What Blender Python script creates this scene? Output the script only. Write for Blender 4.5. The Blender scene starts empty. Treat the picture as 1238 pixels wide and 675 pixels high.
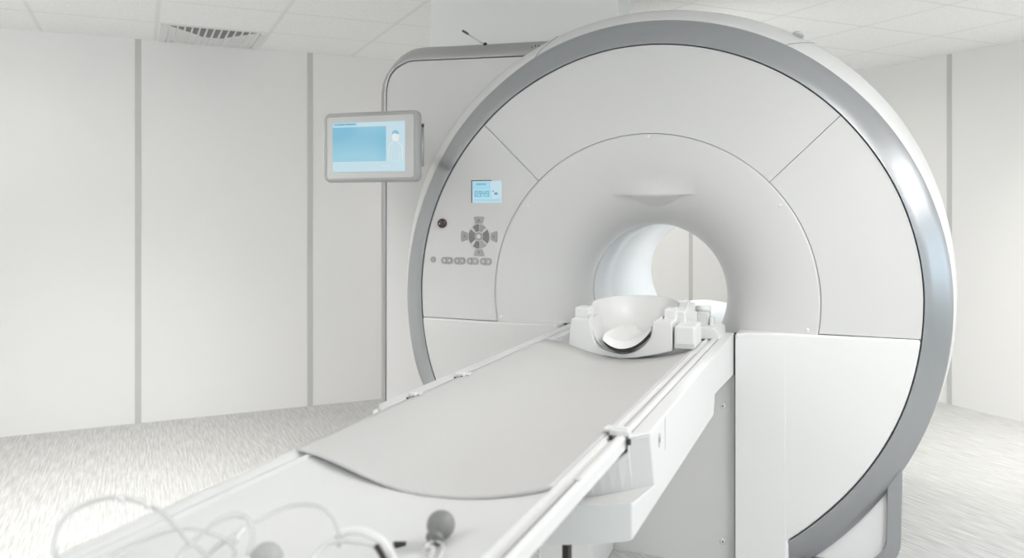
import bpy, bmesh, math, random
from math import sin, cos, tan, pi, radians, sqrt, atan2, exp
from mathutils import Vector, Matrix
random.seed(4)
SC = bpy.context.scene
COL = SC.collection

# ------------------------------------------------------------------ camera data
FPX, HY, CAMB = 972.9, 253.6, radians(22.055)
CAMZ = 1.315
HCEIL = 2.365
SB, CB = sin(CAMB), cos(CAMB)

def at(x, y, X=None, Y=None, Z=None):
    """ray through a photo point met with a plane of the place"""
    dx = (x - 619) / FPX; dz = -(y - HY) / FPX
    d = (dx * CB - SB, dx * SB + CB, dz)
    if Y is not None: t = Y / d[1]
    elif X is not None: t = X / d[0]
    else: t = (Z - CAMZ) / d[2]
    return Vector((d[0] * t, d[1] * t, CAMZ + d[2] * t))

# ------------------------------------------------------------------ materials
def mat(name, col, rough=.5, metal=0., coat=0., bump=None, var=None, emit=None, alpha=None, spec=.5):
    m = bpy.data.materials.new(name); m.use_nodes = True
    nt = m.node_tree; b = nt.nodes['Principled BSDF']
    b.inputs['Base Color'].default_value = (*col, 1)
    b.inputs['Roughness'].default_value = rough
    b.inputs['Metallic'].default_value = metal
    b.inputs['Coat Weight'].default_value = coat
    b.inputs['Coat Roughness'].default_value = .15
    b.inputs['Specular IOR Level'].default_value = spec
    if emit:
        b.inputs['Emission Color'].default_value = (*emit[0], 1)
        b.inputs['Emission Strength'].default_value = emit[1]
    tc = nt.nodes.new('ShaderNodeTexCoord')
    if var:   # (scale, amount)
        n = nt.nodes.new('ShaderNodeTexNoise'); n.inputs['Scale'].default_value = var[0]; n.inputs['Detail'].default_value = 3
        nt.links.new(tc.outputs['Object'], n.inputs['Vector'])
        r = nt.nodes.new('ShaderNodeMapRange')
        r.inputs['To Min'].default_value = 1 - var[1]; r.inputs['To Max'].default_value = 1 + var[1] * .5
        nt.links.new(n.outputs['Fac'], r.inputs['Value'])
        mx = nt.nodes.new('ShaderNodeVectorMath'); mx.operation = 'SCALE'
        mx.inputs[0].default_value = col
        nt.links.new(r.outputs[0], mx.inputs['Scale']); nt.links.new(mx.outputs[0], b.inputs['Base Color'])
    if bump:  # (scale, strength, distance)
        n = nt.nodes.new('ShaderNodeTexNoise'); n.inputs['Scale'].default_value = bump[0]; n.inputs['Detail'].default_value = 4
        nt.links.new(tc.outputs['Object'], n.inputs['Vector'])
        bp = nt.nodes.new('ShaderNodeBump'); bp.inputs['Strength'].default_value = bump[1]; bp.inputs['Distance'].default_value = bump[2]
        nt.links.new(n.outputs['Fac'], bp.inputs['Height']); nt.links.new(bp.outputs[0], b.inputs['Normal'])
    return m

M = {}
M['white'] = mat('white_plastic', (.72, .717, .71), .38, coat=.15, var=(2, .012))
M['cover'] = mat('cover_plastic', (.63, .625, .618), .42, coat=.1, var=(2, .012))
M['door'] = mat('door_plastic', (.77, .77, .765), .35, coat=.2)
M['board'] = mat('board_laminate', (.70, .70, .695), .35, coat=.2, var=(3, .01))
M['pad'] = mat('pad_vinyl', (.56, .552, .545), .55, bump=(60, .08, .001), var=(5, .03))
M['foam'] = mat('cushion_vinyl', (.80, .795, .785), .45)
M['silver'] = mat('brushed_aluminium', (.43, .445, .46), .30, metal=.85, bump=(220, .02, .0005))
M['bandm'] = mat('band_aluminium', (.47, .47, .47), .33, metal=.85)
M['steel'] = mat('steel', (.7, .7, .7), .2, metal=1)
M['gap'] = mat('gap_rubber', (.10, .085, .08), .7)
M['seam'] = mat('seam_shadow_gap', (.42, .41, .40), .8)
M['black'] = mat('black_rubber', (.02, .015, .013), .5)
M['knob'] = mat('dark_knob', (.045, .02, .02), .25, coat=.5)
M['btn'] = mat('button_grey', (.36, .355, .345), .5)
M['btn_d'] = mat('button_dark_grey', (.20, .20, .195), .5)
M['btn_l'] = mat('button_print', (.62, .61, .60), .5)
M['wall'] = mat('painted_wall_panel', (.85, .845, .835), .55, bump=(300, .04, .0005), var=(1.2, .012))
M['strip'] = mat('joint_strip', (.58, .58, .565), .45)
M['grey'] = mat('bezel_grey', (.38, .38, .375), .4)
M['face'] = mat('bezel_face', (.56, .56, .55), .5)
M['bulb'] = mat('bulb_rubber', (.22, .22, .215), .45)
M['bulb2'] = mat('bulb_light_rubber', (.42, .42, .41), .5)
M['duct'] = mat('duct_panel', (.85, .85, .84), .3, coat=.2)
M['vent_in'] = mat('vent_interior', (.22, .22, .22), .7)
M['ventw'] = mat('vent_white', (.78, .78, .77), .5)
M['facing'] = mat('facing_grey', (.60, .60, .595), .5)
M['carriage'] = mat('carriage_plastic', (.67, .672, .67), .4, coat=.1)
M['tunnel'] = mat('tunnel_liner', (.80, .81, .815), .25, coat=.4)
M['scr_d'] = mat('screen_blue', (.05, .09, .1), .25, emit=((.22, .50, .69), .85))
M['scr_l'] = mat('screen_pale', (.08, .1, .1), .25, emit=((.53, .70, .78), .9))
M['scr_m'] = mat('screen_mid', (.05, .09, .1), .25, emit=((.33, .62, .77), .95))
M['scr_w'] = mat('screen_white', (.1, .1, .1), .25, emit=((.78, .80, .80), .9))
M['scr_ink'] = mat('screen_ink', (.03, .05, .06), .3, emit=((.14, .36, .50), .75))

def clear_tube_mat():
    m = mat('clear_tube', (.80, .80, .79), .15, coat=.3)
    b = m.node_tree.nodes['Principled BSDF']
    b.inputs['Transmission Weight'].default_value = .35
    b.inputs['IOR'].default_value = 1.2
    return m
M['tube'] = clear_tube_mat()

def screen_gradient():
    m = M['scr_d']; nt = m.node_tree; b = nt.nodes['Principled BSDF']
    tc = nt.nodes.new('ShaderNodeTexCoord'); n = nt.nodes.new('ShaderNodeTexNoise')
    n.inputs['Scale'].default_value = 6; n.inputs['Detail'].default_value = 0
    nt.links.new(tc.outputs['Object'], n.inputs['Vector'])
    r = nt.nodes.new('ShaderNodeValToRGB')
    r.color_ramp.elements[0].position = .35; r.color_ramp.elements[0].color = (.19, .49, .68, 1)
    r.color_ramp.elements[1].position = .6; r.color_ramp.elements[1].color = (.33, .62, .76, 1)
    nt.links.new(n.outputs['Fac'], r.inputs[0]); nt.links.new(r.outputs[0], b.inputs['Emission Color'])
screen_gradient()

# room frame: origin at the far corner, S runs along the left wall, T along the right wall
D1 = Vector((.68386, .72961, 0)); D2 = Vector((.72961, -.68386, 0)); RC = Vector((-.59, 7.354, 0))
def room(s, t, z): 
    p = RC - D1 * s + D2 * t; return Vector((p.x, p.y, z))
ROOM_S, ROOM_T = 7.6, 8.2
RANG = atan2(D2.y, D2.x)

def room_coords(nt):
    """object coordinates turned into (t, s, z) of the room"""
    tc = nt.nodes.new('ShaderNodeTexCoord')
    outs = []
    for d, off in ((D2, RC), (-D1, RC)):
        sub = nt.nodes.new('ShaderNodeVectorMath'); sub.operation = 'SUBTRACT'; sub.inputs[1].default_value = off
        nt.links.new(tc.outputs['Object'], sub.inputs[0])
        dt = nt.nodes.new('ShaderNodeVectorMath'); dt.operation = 'DOT_PRODUCT'; dt.inputs[1].default_value = d
        nt.links.new(sub.outputs[0], dt.inputs[0]); outs.append(dt.outputs['Value'])
    return outs

def floor_material():
    m = bpy.data.materials.new('streaked_vinyl_floor'); m.use_nodes = True
    nt = m.node_tree; b = nt.nodes['Principled BSDF']; t, s = room_coords(nt)
    cx = nt.nodes.new('ShaderNodeCombineXYZ')
    def scl(o, k):
        q = nt.nodes.new('ShaderNodeMath'); q.operation = 'MULTIPLY'; q.inputs[1].default_value = k; nt.links.new(o, q.inputs[0]); return q.outputs[0]
    nt.links.new(scl(t, 6), cx.inputs[0]); nt.links.new(scl(s, 110), cx.inputs[1])
    n = nt.nodes.new('ShaderNodeTexNoise'); n.inputs['Scale'].default_value = 1; n.inputs['Detail'].default_value = 4; n.inputs['Roughness'].default_value = .65
    nt.links.new(cx.outputs[0], n.inputs['Vector'])
    r = nt.nodes.new('ShaderNodeValToRGB')
    r.color_ramp.elements[0].position = .34; r.color_ramp.elements[0].color = (.38, .38, .37, 1)
    r.color_ramp.elements[1].position = .66; r.color_ramp.elements[1].color = (.60, .60, .59, 1)
    nt.links.new(n.outputs['Fac'], r.inputs[0]); nt.links.new(r.outputs[0], b.inputs['Base Color'])
    b.inputs['Roughness'].default_value = .5
    return m

def ceiling_material():
    m = bpy.data.materials.new('ceiling_tiles'); m.use_nodes = True
    nt = m.node_tree; b = nt.nodes['Principled BSDF']; t, s = room_coords(nt)
    def line(o, pitch, off, w):
        a = nt.nodes.new('ShaderNodeMath'); a.operation = 'SUBTRACT'; a.inputs[1].default_value = off; nt.links.new(o, a.inputs[0])
        p = nt.nodes.new('ShaderNodeMath'); p.operation = 'PINGPONG'; p.inputs[1].default_value = pitch / 2; nt.links.new(a.outputs[0], p.inputs[0])
        c = nt.nodes.new('ShaderNodeMapRange'); c.interpolation_type = 'SMOOTHSTEP'
        c.inputs['From Min'].default_value = w * .7; c.inputs['From Max'].default_value = w * 1.15
        c.inputs['To Min'].default_value = 1; c.inputs['To Max'].default_value = 0
        nt.links.new(p.outputs[0], c.inputs['Value']); return c.outputs[0]
    l1 = line(t, .53, 0, .006); l2 = line(s, .613, -.027, .012)
    h2 = nt.nodes.new('ShaderNodeMath'); h2.operation = 'MULTIPLY'; h2.inputs[1].default_value = .55; nt.links.new(l2, h2.inputs[0])
    mx = nt.nodes.new('ShaderNodeMath'); mx.operation = 'MAXIMUM'; nt.links.new(l1, mx.inputs[0]); nt.links.new(h2.outputs[0], mx.inputs[1])
    tc = nt.nodes.new('ShaderNodeTexCoord')
    n = nt.nodes.new('ShaderNodeTexNoise'); n.inputs['Scale'].default_value = 80; n.inputs['Detail'].default_value = 3
    nt.links.new(tc.outputs['Object'], n.inputs['Vector'])
    r = nt.nodes.new('ShaderNodeValToRGB')
    r.color_ramp.elements[0].position = .35; r.color_ramp.elements[0].color = (.86, .86, .855, 1)
    r.color_ramp.elements[1].position = .6; r.color_ramp.elements[1].color = (.93, .93, .925, 1)
    nt.links.new(n.outputs['Fac'], r.inputs[0])
    mix = nt.nodes.new('ShaderNodeMix'); mix.data_type = 'RGBA'; mix.inputs['B'].default_value = (.76, .76, .75, 1)
    nt.links.new(mx.outputs[0], mix.inputs['Factor']); nt.links.new(r.outputs[0], mix.inputs['A']); nt.links.new(mix.outputs['Result'], b.inputs['Base Color'])
    b.inputs['Roughness'].default_value = .8
    bp = nt.nodes.new('ShaderNodeBump'); bp.inputs['Strength'].default_value = .15; bp.inputs['Distance'].default_value = .002
    nt.links.new(n.outputs['Fac'], bp.inputs['Height']); nt.links.new(bp.outputs[0], b.inputs['Normal'])
    return m

# ------------------------------------------------------------------ mesh helpers
OFF = {}      # object name -> world offset of its origin
class G:
    """collects shapes in world coordinates"""
    def __init__(s): s.v = []; s.f = []; s.sm = []
    def add(s, vs, fs, smooth=False):
        k = len(s.v); s.v += [Vector(v) for v in vs]; s.f += [tuple(i + k for i in f) for f in fs]; s.sm += [smooth] * len(fs)
        return s
    def box(s, x0, x1, y0, y1, z0, z1, fr=None):
        vs = [(x, y, z) for x in (x0, x1) for y in (y0, y1) for z in (z0, z1)]
        if fr: vs = [fr @ Vector(v) for v in vs]
        return s.add(vs, [(0, 1, 3, 2), (4, 6, 7, 5), (0, 4, 5, 1), (2, 3, 7, 6), (0, 2, 6, 4), (1, 5, 7, 3)])
    def rbox(s, x0, x1, y0, y1, z0, z1, r=.004, fr=None, seg=2):
        """box with rounded edges"""
        bm = bmesh.new(); g = G().box(x0, x1, y0, y1, z0, z1)
        vs = [bm.verts.new(v) for v in g.v]
        for f in g.f: bm.faces.new([vs[i] for i in f])
        bmesh.ops.recalc_face_normals(bm, faces=bm.faces[:])
        bmesh.ops.bevel(bm, geom=bm.edges[:], offset=min(r, .45 * min(abs(x1 - x0), abs(y1 - y0), abs(z1 - z0))), segments=seg, affect='EDGES', profile=.5)
        bm.verts.index_update()
        vv = [fr @ v.co if fr else v.co.copy() for v in bm.verts]
        s.add(vv, [tuple(v.index for v in f.verts) for f in bm.faces]); bm.free(); return s
    def poly(s, out, y0, y1, axis='Y', fr=None, smooth=False):
        """outline (a,b) extruded: axis Y -> (a,y,b); axis X -> (x,a,b); axis Z -> (a,b,z)"""
        n = len(out)
        mk = {'Y': lambda a, b, c: (a, c, b), 'X': lambda a, b, c: (c, a, b), 'Z': lambda a, b, c: (a, b, c)}[axis]
        vs = [mk(a, b, y0) for a, b in out] + [mk(a, b, y1) for a, b in out]
        if fr: vs = [fr @ Vector(v) for v in vs]
        s.add(vs, [tuple(range(n)), tuple(range(2 * n - 1, n - 1, -1))])
        s.add(vs, [(i, i + n, (i + 1) % n + n, (i + 1) % n) for i in range(n)], smooth); return s
    def grid(s, rows, closed=False, smooth=True):
        n = len(rows[0]); vs = [v for r in rows for v in r]; fs = []
        for i in range(len(rows) - 1):
            for j in range(n if closed else n - 1):
                fs.append((i * n + j, i * n + (j + 1) % n, (i + 1) * n + (j + 1) % n, (i + 1) * n + j))
        return s.add(vs, fs, smooth)
    def lathe(s, prof, fr, seg=32, cap=True):
        rows = [[fr @ Vector((r * cos(2 * pi * k / seg), r * sin(2 * pi * k / seg), h)) for k in range(seg)] for r, h in prof]
        s.grid(rows, True)
        if cap:
            s.add(rows[0], [tuple(range(seg))]); s.add(rows[-1], [tuple(range(seg))])
        return s
    def tube(s, pts, r, seg=10, cap=True):
        pts = [Vector(p) for p in pts]; rows = []; up = Vector((0, 0, 1)); prev = None
        for i, p in enumerate(pts):
            d = (pts[min(i + 1, len(pts) - 1)] - pts[max(i - 1, 0)]).normalized()
            a = (prev if prev is not None else (up if abs(d.z) < .9 else Vector((1, 0, 0))))
            a = (a - d * a.dot(d)).normalized(); b = d.cross(a); prev = a
            rr = r[i] if isinstance(r, (list, tuple)) else r
            rows.append([p + a * rr * cos(2 * pi * k / seg) + b * rr * sin(2 * pi * k / seg) for k in range(seg)])
        s.grid(rows, True)
        if cap: s.add(rows[0], [tuple(range(seg))]); s.add(rows[-1], [tuple(range(seg))])
        return s
    def build(s, name, m, parent=None, bevel=None, solid=None, loc=None, fixn=True, smooth_all=False):
        off = OFF[parent] if parent is not None else (Vector(loc) if loc is not None else Vector((0, 0, 0)))
        me = bpy.data.meshes.new(name); me.from_pydata([v - off for v in s.v], [], s.f)
        if fixn:
            bm = bmesh.new(); bm.from_mesh(me); bmesh.ops.remove_doubles(bm, verts=bm.verts[:], dist=1e-5)
            sm = {}
            bmesh.ops.recalc_face_normals(bm, faces=bm.faces[:]); bm.to_mesh(me); bm.free()
            if len(me.polygons) == len(s.sm): me.polygons.foreach_set('use_smooth', s.sm)
        else: me.polygons.foreach_set('use_smooth', s.sm)
        if smooth_all: me.polygons.foreach_set('use_smooth', [True] * len(me.polygons))
        me.materials.append(m if not isinstance(m, str) else M[m]); me.update()
        o = bpy.data.objects.new(name, me); COL.objects.link(o)
        if parent is not None: o.parent = parent
        else: o.location = off
        OFF[o] = off
        if solid: 
            md = o.modifiers.new('solid', 'SOLIDIFY'); md.thickness = solid; md.offset = 1
        if bevel:
            me.polygons.foreach_set('use_smooth', [True] * len(me.polygons))
            md = o.modifiers.new('bevel', 'BEVEL'); md.width = bevel; md.segments = 3; md.limit_method = 'ANGLE'; md.angle_limit = radians(35)
            md = o.modifiers.new('wn', 'WEIGHTED_NORMAL'); md.keep_sharp = True
        return o

def empty(name, loc, label, cat, group=None):
    o = bpy.data.objects.new(name, None); COL.objects.link(o); o.location = loc; OFF[o] = Vector(loc)
    return tag(o, label, cat, group)
def tag(o, label, cat, group=None):
    o['label'] = label; o['category'] = cat
    if group: o['group'] = group
    return o
def struct(o): o['kind'] = 'structure'; return o
def frame(o, x, y):   # local frame: origin, x axis, y axis
    x = Vector(x).normalized(); y = Vector(y); y = (y - x * y.dot(x)).normalized(); z = x.cross(y)
    return Matrix(((x.x, y.x, z.x, o[0]), (x.y, y.y, z.y, o[1]), (x.z, y.z, z.z, o[2]), (0, 0, 0, 1)))
def smoothpath(pts, n=10):
    P = [Vector(p) for p in pts]; P = [P[0] * 2 - P[1]] + P + [P[-1] * 2 - P[-2]]; out = []
    for i in range(1, len(P) - 2):
        for k in range(n):
            t = k / n; a, b, c, d = P[i - 1:i + 3]
            out.append(.5 * ((2 * b) + (c - a) * t + (2 * a - 5 * b + 4 * c - d) * t * t + (3 * b - a - 3 * c + d) * t ** 3))
    return out + [P[-2]]

# ================================================================== ROOM
g = G().add([room(-.1, -.1, 0), room(ROOM_S, -.1, 0), room(ROOM_S, ROOM_T, 0), room(-.1, ROOM_T, 0)], [(0, 1, 2, 3)])
g.add([v - Vector((0, 0, .1)) for v in g.v], [(3, 2, 1, 0)])
struct(g.build('floor', floor_material(), fixn=False))
c = G().add([room(-.1, -.1, HCEIL), room(ROOM_S, -.1, HCEIL), room(ROOM_S, ROOM_T, HCEIL), room(-.1, ROOM_T, HCEIL)], [(3, 2, 1, 0)])
c.add([v + Vector((0, 0, .1)) for v in c.v], [(0, 1, 2, 3)])
struct(c.build('ceiling', ceiling_material(), fixn=False))
WM = frame(RC, D2, -D1)     # local x = t, y = s, z ... (pointing down or up)
def rb(g, t0, t1, s0, s1, z0, z1):
    vs = [room(s, t, z) for t in (t0, t1) for s in (s0, s1) for z in (z0, z1)]
    return g.add(vs, [(0, 1, 3, 2), (4, 6, 7, 5), (0, 4, 5, 1), (2, 3, 7, 6), (0, 2, 6, 4), (1, 5, 7, 3)])
struct(rb(G(), -.12, 0, -.12, ROOM_S, 0, HCEIL).build('wall_left', 'wall'))
g = rb(G(), 0, 5.6, -.12, 0, 0, HCEIL); rb(g, 7.8, ROOM_T, -.12, 0, 0, HCEIL); rb(g, 5.6, 7.8, -.12, 0, 0, .85); rb(g, 5.6, 7.8, -.12, 0, 2.1, HCEIL)
struct(g.build('wall_right', 'wall'))
g = rb(G(), 5.6, 7.8, -.05, .01, .85, .9); rb(g, 5.6, 7.8, -.05, .01, 2.05, 2.1)
for t in (5.6, 6.68, 7.75): rb(g, t, t + .05, -.05, .01, .85, 2.1)
struct(g.build('unseen_window', 'strip'))  # unseen window, added for its pale blue reflection in the silver ring
# wall behind the camera's left, plain
struct(rb(G(), -.12, ROOM_T, ROOM_S, ROOM_S + .12, 0, HCEIL).build('wall_back', 'wall'))
# wall on the camera's right with the big observation window
W0, W1, WZ0, WZ1 = 2.2, 6.6, .85, 2.1
g = G()
rb(g, ROOM_T, ROOM_T + .12, -.12, W0, 0, HCEIL); rb(g, ROOM_T, ROOM_T + .12, W1, ROOM_S + .12, 0, HCEIL)
rb(g, ROOM_T, ROOM_T + .12, W0, W1, 0, WZ0); rb(g, ROOM_T, ROOM_T + .12, W0, W1, WZ1, HCEIL)
struct(g.build('wall_side', 'wall'))
g = G()
rb(g, ROOM_T - .01, ROOM_T + .05, W0, W1, WZ0, WZ0 + .05); rb(g, ROOM_T - .01, ROOM_T + .05, W0, W1, WZ1 - .05, WZ1)
for s in (W0, W0 + 1.45, W0 + 2.9, W1 - .05): rb(g, ROOM_T - .01, ROOM_T + .05, s, s + .05, WZ0, WZ1)
struct(g.build('window_1', 'strip'))
k = 1
for s in (4.974, 3.929, 2.886, 1.845, .80, 6.02):
    struct(rb(G(), 0, .004, s - .0175, s + .0175, 0, HCEIL).build('trim_or_slab_%d' % k, 'strip')); k += 1
for t in (.72, 1.7655, 2.81, 3.86, 4.9):
    struct(rb(G(), t - .0175, t + .0175, 0, .004, 0, HCEIL).build('trim_or_slab_%d' % k, 'strip')); k += 1

# ceiling vent -----------------------------------------------------
vs0, vs1, vt0, vt1 = 4.262 + .02, 4.875 - .02, .015, .515
vent = empty('ceiling_vent', room((vs0 + vs1) / 2, (vt0 + vt1) / 2, HCEIL), 'white louvred air vent set in a ceiling tile against the left wall', 'vent')
zb = HCEIL
g = G()
rb(g, vt0, vt0 + .025, vs0, vs1, zb - .008, zb); rb(g, vt1 - .022, vt1, vs0, vs1, zb - .002, zb)
rb(g, vt0, vt1, vs0, vs0 + .03, zb - .012, zb); rb(g, vt0, vt1, vs1 - .03, vs1, zb - .012, zb)
rb(g, vt0, vt1 - .022, vs0, vs1, zb - .0015, zb); g.build('frame', 'ventw', vent)
# dark opening, broad along the room side and coming to a blunt point in the middle
tri = [(vt1 - .022, vs0 + .05), (vt1 - .022, vs1 - .04), (vt1 - .23, vs0 + .36), (vt1 - .27, vs0 + .34), (vt1 - .27, vs0 + .22), (vt1 - .23, vs0 + .20)]
G().add([room(s, t, zb - .003) for t, s in tri], [tuple(range(6))]).add([room(s, t, zb) for t, s in tri], [tuple(range(6))]).build('opening', 'vent_in', vent, fixn=False)
nb = 13
for i in range(nb):
    s = vs0 + .03 + (vs1 - vs0 - .06) * (i + .5) / nb
    G().add([room(s - .004, vt0 + .02, zb - .012), room(s + .004, vt0 + .02, zb - .012), room(s + .012, vt0 + .02, zb - .001), room(s + .004, vt0 + .02, zb - .001),
             room(s - .004, vt1 - .02, zb - .006), room(s + .004, vt1 - .02, zb - .006), room(s + .006, vt1 - .02, zb - .001), room(s + .001, vt1 - .02, zb - .001)],
            [(0, 1, 2, 3), (7, 6, 5, 4), (0, 4, 5, 1), (1, 5, 6, 2), (2, 6, 7, 3), (3, 7, 4, 0)]).build('blade', 'ventw', vent)

# ================================================================== SCANNER
CX, CZ = -.681, .979
IN = [(-59, .9854), (-49.5, .966), (-40, .9568), (-30, .951), (-20, .9485), (-12, .9458), (-3, .9465), (6.5, .9512), (15, .952), (25, .9556), (35, .9556), (45, .959), (55, .9606), (65, .960), (80, .960), (92, .960), (100, .9598), (108, .9555), (116, .9530), (126, .9515), (134, .9480), (145, .9470), (156, .9470), (170, .9462), (184, .947), (195, .9510), (204.5, .9604)]
OUT = [(-56, 1.09), (-51, 1.076), (-43.6, 1.0638), (-36.8, 1.0558), (-30, 1.0496), (-20, 1.0436), (-10, 1.042), (0, 1.0425), (10, 1.0448), (20, 1.0468), (30, 1.0505), (40, 1.0545), (50, 1.0575), (60, 1.0617), (72, 1.0625), (84, 1.0645), (100, 1.0645), (110, 1.0655), (116, 1.063), (122.3, 1.0572), (132.2, 1.0534), (142, 1.051), (150, 1.0468), (159, 1.0455), (169, 1.049), (180, 1.054), (190, 1.0585), (204.4, 1.071)]
RIM = [(-60, 1.075), (-35, 1.058), (-25, 1.063), (-15, 1.067), (-5, 1.0662), (3, 1.0692), (10, 1.0745), (20, 1.0865), (30, 1.1005), (40, 1.1140), (50, 1.1225), (60, 1.129), (75, 1.1308), (92, 1.1338), (110, 1.138), (126, 1.1415), (140, 1.144), (150, 1.1415), (160, 1.136), (171, 1.129), (180, 1.128), (195, 1.12), (204, 1.12)]
def rad(tab, a):
    if a > 204 : a = 180 - a if 180 - a >= tab[0][0] else tab[0][0]; 
    if a <= tab[0][0]: return tab[0][1]
    for (a0, r0), (a1, r1) in zip(tab, tab[1:]):
        if a <= a1:
            t = (a - a0) / (a1 - a0); t = t * t * (3 - 2 * t) * .35 + t * .65
            return r0 + (r1 - r0) * t
    return tab[-1][1]
# smooth tables once
def smooth_tab(tab):
    A = list(range(-60, 241, 2)); R = [rad(tab, a) for a in A]
    for _ in range(6): R = [R[0]] + [(R[i - 1] + 2 * R[i] + R[i + 1]) / 4 for i in range(1, len(R) - 1)] + [R[-1]]
    return list(zip(A, R))
def tabr(T, a):
    i = min(max(int((a + 60) // 2), 0), len(T) - 2); t = (a - T[i][0]) / 2; return T[i][1] + (T[i + 1][1] - T[i][1]) * t
TI, TO, TR = smooth_tab(IN), smooth_tab(OUT), smooth_tab(RIM)
def pt(a, r, y): return Vector((CX + r * cos(radians(a)), y, CZ + r * sin(radians(a))))

mri = empty('mri_scanner', (CX, 3.0, 0), 'large white round MRI scanner with silver ring and open central tunnel', 'medical scanner')

# silver ring
ang = [a for a in range(-60, 241, 2)]
rows = []
for k, (t, y) in enumerate([(-.004, 3.012), (-.002, 2.998), (.01, 2.994), (.03, 2.9945), (.35, 3.019), (.7, 3.047), (.97, 3.067), (.995, 3.071), (1.0, 3.078)]):
    rows.append([pt(a, tabr(TI, a) + (tabr(TO, a) - tabr(TI, a)) * t, y) for a in ang])
ring = G().grid(rows).build('silver_ring', 'silver', mri, fixn=False)
# white rim bevel and outer body
rows = [[pt(a, tabr(TO, a) * .997, 3.078) for a in ang]]
for t in (0.02, .3, .65, .95): rows.append([pt(a, tabr(TO, a) + (tabr(TR, a) - tabr(TO, a)) * t ** .85, 3.078 + .122 * t) for a in ang])
for dr, y in ((.002, 3.22), (.002, 4.2), (-.05, 4.42), (-.12, 4.5), (-.8, 4.5)):
    rows.append([pt(a, max(tabr(TR, a) + dr, .31), y) for a in ang])
rim = G().grid(rows).build('outer_rim', 'white', mri, fixn=False)
# thin joints across the rim
def rimjoint(a, b, name='rim_joint'):
    g = G(); L = []
    for t in [i / 8 for i in range(9)]:
        aa = a + (b - a) * t; p = pt(aa, tabr(TO, aa) + (tabr(TR, aa) - tabr(TO, aa)) * t ** .85 + .0006, 3.078 + .122 * t); L.append(p)
    g.tube(L, .0016, 6); g.build(name, 'seam', mri)
rimjoint(61.5, 58.0); rimjoint(116, 111.0)
# lifting eye on the rim
p = pt(61.2, tabr(TR, 61.2) - .002, 3.185)
eye = G().lathe([(.001, -.006), (.019, -.004), (.021, .001), (.016, .006), (.008, .008), (.001, .0085)], frame(p, (1, 0, -.35), (0, .85, -.5)), 24).build('lifting_eye', 'steel', mri)

# dark backing behind the cover joints
rows = [[pt(a, r, 3.016) for a in ang] for r in (.60, .96)]
bk = G(); ab = list(range(-14, 196, 2)); bk.grid([[pt(a, .605, 3.02) for a in ab], [pt(a, tabr(TI, a) - .002, 3.02) for a in ab]]); bk.build('joint_backing', 'seam', mri, fixn=False)

SCX, SCZ, SR = -.673, .984, .618
def seamang(z): return math.degrees(math.asin((z - SCZ) / SR))
GAP = .0009
def rin_xz(a, d=.004):
    p = pt(a, tabr(TI, a) - d, 0); return (p.x, p.z)
def sc_xz(a, r=SR + GAP): return (SCX + r * cos(radians(a)), SCZ + r * sin(radians(a)))
def ang_of_z(z, side):     # angle on the inner silver edge at height z
    lo, hi = (-50, 60) if side > 0 else (130, 230)
    for _ in range(40):
        m = (lo + hi) / 2; zz = rin_xz(m)[1]
        if (zz < z) == (side > 0): lo = m
        else: hi = m
    return (lo + hi) / 2
ZR, ZL = .881, .863
def arc(f, a0, a1, n=48): return [f(a0 + (a1 - a0) * i / n) for i in range(n + 1)]
def panel(name, out, y0=3.0, y1=3.018, m='cover', bevel=.0012, parent=mri):
    return G().poly(out, y0, y1).build(name, m, parent, bevel=bevel)
aR, aL = 43.8, 133.9
panel('upper_cover', arc(rin_xz, aR + .05, aL - .07, 60) + arc(sc_xz, aL - .09, aR + .07, 60))
aRz = ang_of_z(ZR + GAP, 1); sRz = math.degrees(math.asin((ZR + GAP - SCZ) / SR))
panel('side_cover', arc(rin_xz, aRz, aR - .05) + arc(sc_xz, aR - .07, sRz))
aLz = ang_of_z(ZL + GAP, -1); sLz = 180 - math.degrees(math.asin((ZL + GAP - SCZ) / SR))
ctrl_cover = panel('control_cover', arc(rin_xz, aL + .07, aLz) + arc(sc_xz, sLz, aL + .09))

# bore funnel --------------------------------------------------------
RT, DEP = .277, .27
def fun_y(t):   # t 0 throat .. 1 seam
    t = min(max(t, 0), 1); return 3.0 + .001 + DEP * (1 - (1 - (1 - t) ** 2.25) ** (1 / 2.0))
def fun_pt(a, t):
    ca, sa = cos(radians(a)), sin(radians(a))
    r = RT + (SR - GAP - RT) * t; cx = CX + (SCX - CX) * t; cz = CZ + (SCZ - CZ) * t
    return Vector((cx + r * ca, fun_y(t), cz + r * sa))
rows = []
NT = 64
fa = [a for a in range(-36, 217, 2)]
for i in range(NT + 1):
    t = 1 - (1 - i / NT) ** 1.0 if False else (i / NT) ** 1.6
    rows.append([fun_pt(a, t) for a in fa])
# clip the lowest part so that it stays behind the lower covers
for r in rows:
    for v in r:
        if v.z < .80: v.z = .80
rows.append([v + Vector((0, .016, 0)) for v in rows[-1]])
G().grid(rows).build('bore_funnel', 'cover', mri, fixn=False)
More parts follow.
